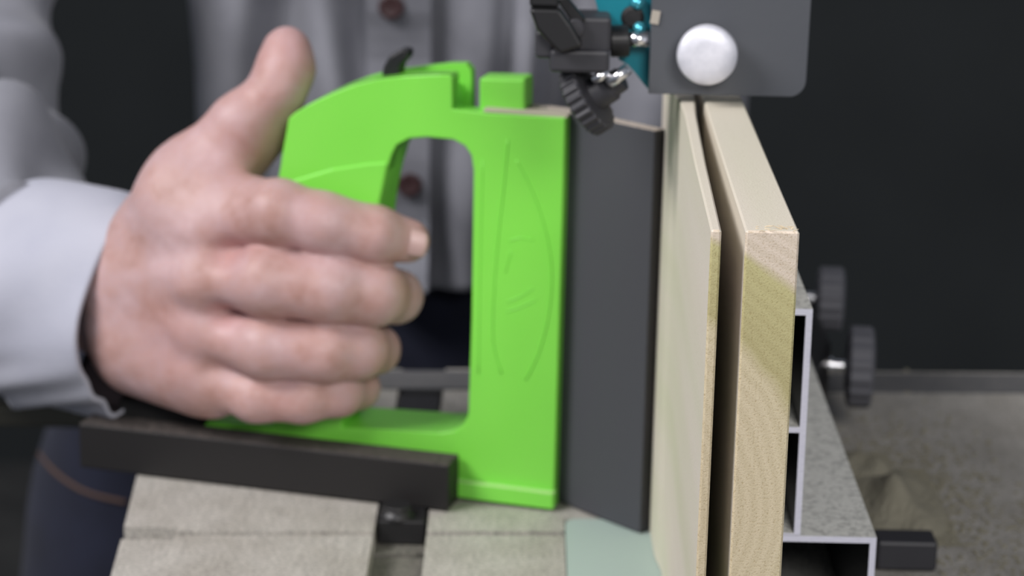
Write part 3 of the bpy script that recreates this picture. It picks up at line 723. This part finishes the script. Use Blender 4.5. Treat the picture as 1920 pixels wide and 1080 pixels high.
# sleeves
wobs = lambda t, a: 1.7*(.0035*math.sin(3*a+14*t)+.003*math.sin(5*a-23*t+1)+.0035*math.sin(34*t+2*math.sin(a)))
bm = bmesh.new(); ringmesh(bm, [(-.215, 1.41, .375), (-.280, 1.335, .25), (-.295, 1.235, .135), (-.290, 1.165, .090), (-.262, 1.075, .078), (-.206, 1.018, .067)], [.070, .058, .056, .062, .060, .041], wobs, 96, 0, 14); part('sleeve', bm, M['shirt'], sh, smooth=True)
bm = bmesh.new(); ringmesh(bm, [(.15, 1.41, .36), (.28, 1.345, .335), (.365, 1.29, .30), (.34, 1.21, .39), (.312, 1.155, .445)], [.070, .060, .056, .046, .036], wobs, 96, 0, 14); part('sleeve', bm, M['shirt'], sh, smooth=True)
# cuff: hollow, open towards the hand
ca = at(60, 560, 1.040); cb = at(188, 556, .992); 
ca = Vector((-.2090, 1.0180, .0662)); cb = Vector((-.1590, .9895, .0640))
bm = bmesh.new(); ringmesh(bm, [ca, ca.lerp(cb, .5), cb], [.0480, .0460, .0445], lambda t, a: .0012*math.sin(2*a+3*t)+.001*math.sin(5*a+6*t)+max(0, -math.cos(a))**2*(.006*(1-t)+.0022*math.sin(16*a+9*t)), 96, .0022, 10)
part('cuff', bm, [M['cuff'], M['cuff_inside']], sh, smooth=True)
# jeans
jn = lambda t, a: .003*math.sin(3*a+20*t)+.002*math.sin(50*t+a)
bm = bmesh.new()
ringmesh(bm, [(-.125, 1.43, .0), (-.185, 1.415, -.12), (-.226, 1.41, -.30), (-.236, 1.41, -.47), (-.236, 1.43, -.70), (-.238, 1.44, -.87)], [.070, .098, .088, .078, .072, .070], jn, 64)
ringmesh(bm, [(.030, 1.43, .0), (.040, 1.415, -.12), (.052, 1.41, -.30), (.060, 1.41, -.47), (.054, 1.43, -.70), (.050, 1.44, -.87)], [.070, .096, .088, .078, .072, .070], jn, 64)
ringmesh(bm, [(-.05, 1.42, -.13), (-.045, 1.425, -.06), (-.035, 1.43, .012)], [.095, .104, .090], None, 64)
je = part('jeans', bm, M['jeans'], man, smooth=True)
bm = bmesh.new()
def on_jeans(px, py):
    o = Vector((0, 0, CAM_H)); p = at(px, py, 1.30); d = (p-o).normalized()
    hit, loc, nrm, idx = je.ray_cast(o-man.location, d)
    return (loc+man.location-d*.001) if hit else None
bpy.context.view_layer.update()
sp_ = [q for q in (on_jeans(x, y) for x, y in [(62, 822), (74, 850), (96, 878), (125, 902), (160, 922), (200, 934), (238, 942)]) if q is not None]
if len(sp_) > 2: tube(bm, smooth_poly(sp_, 4), .0013, 8); part('pocket_seam', bm, M['stitch'], je, smooth=True)
else: bm.free()
for kx in (-.238, .050):
    bm = bmesh.new(); ringmesh(bm, [(kx, 1.50, -.917), (kx, 1.46, -.905), (kx, 1.38, -.908), (kx, 1.29, -.918), (kx, 1.262, -.922)], [.028, .046, .042, .034, .018], None, 32)
    for v in bm.verts: v.co.z = max(v.co.z, -.9495)
    part('boot', bm, M['boot'], man, smooth=True)
bm = bmesh.new(); lathe(bm, (-.035, 1.405, .645), (0, .15, 1), [(-.03, .088), (.02, .096), (.06, .090), (.09, .066), (.107, .03), (.112, .001)], 40)
for v in bm.verts:
    if v.co.y < 1.345: v.co.y = 1.345+(v.co.y-1.345)*.3
part('hair', bm, M['hair'], man, smooth=True)
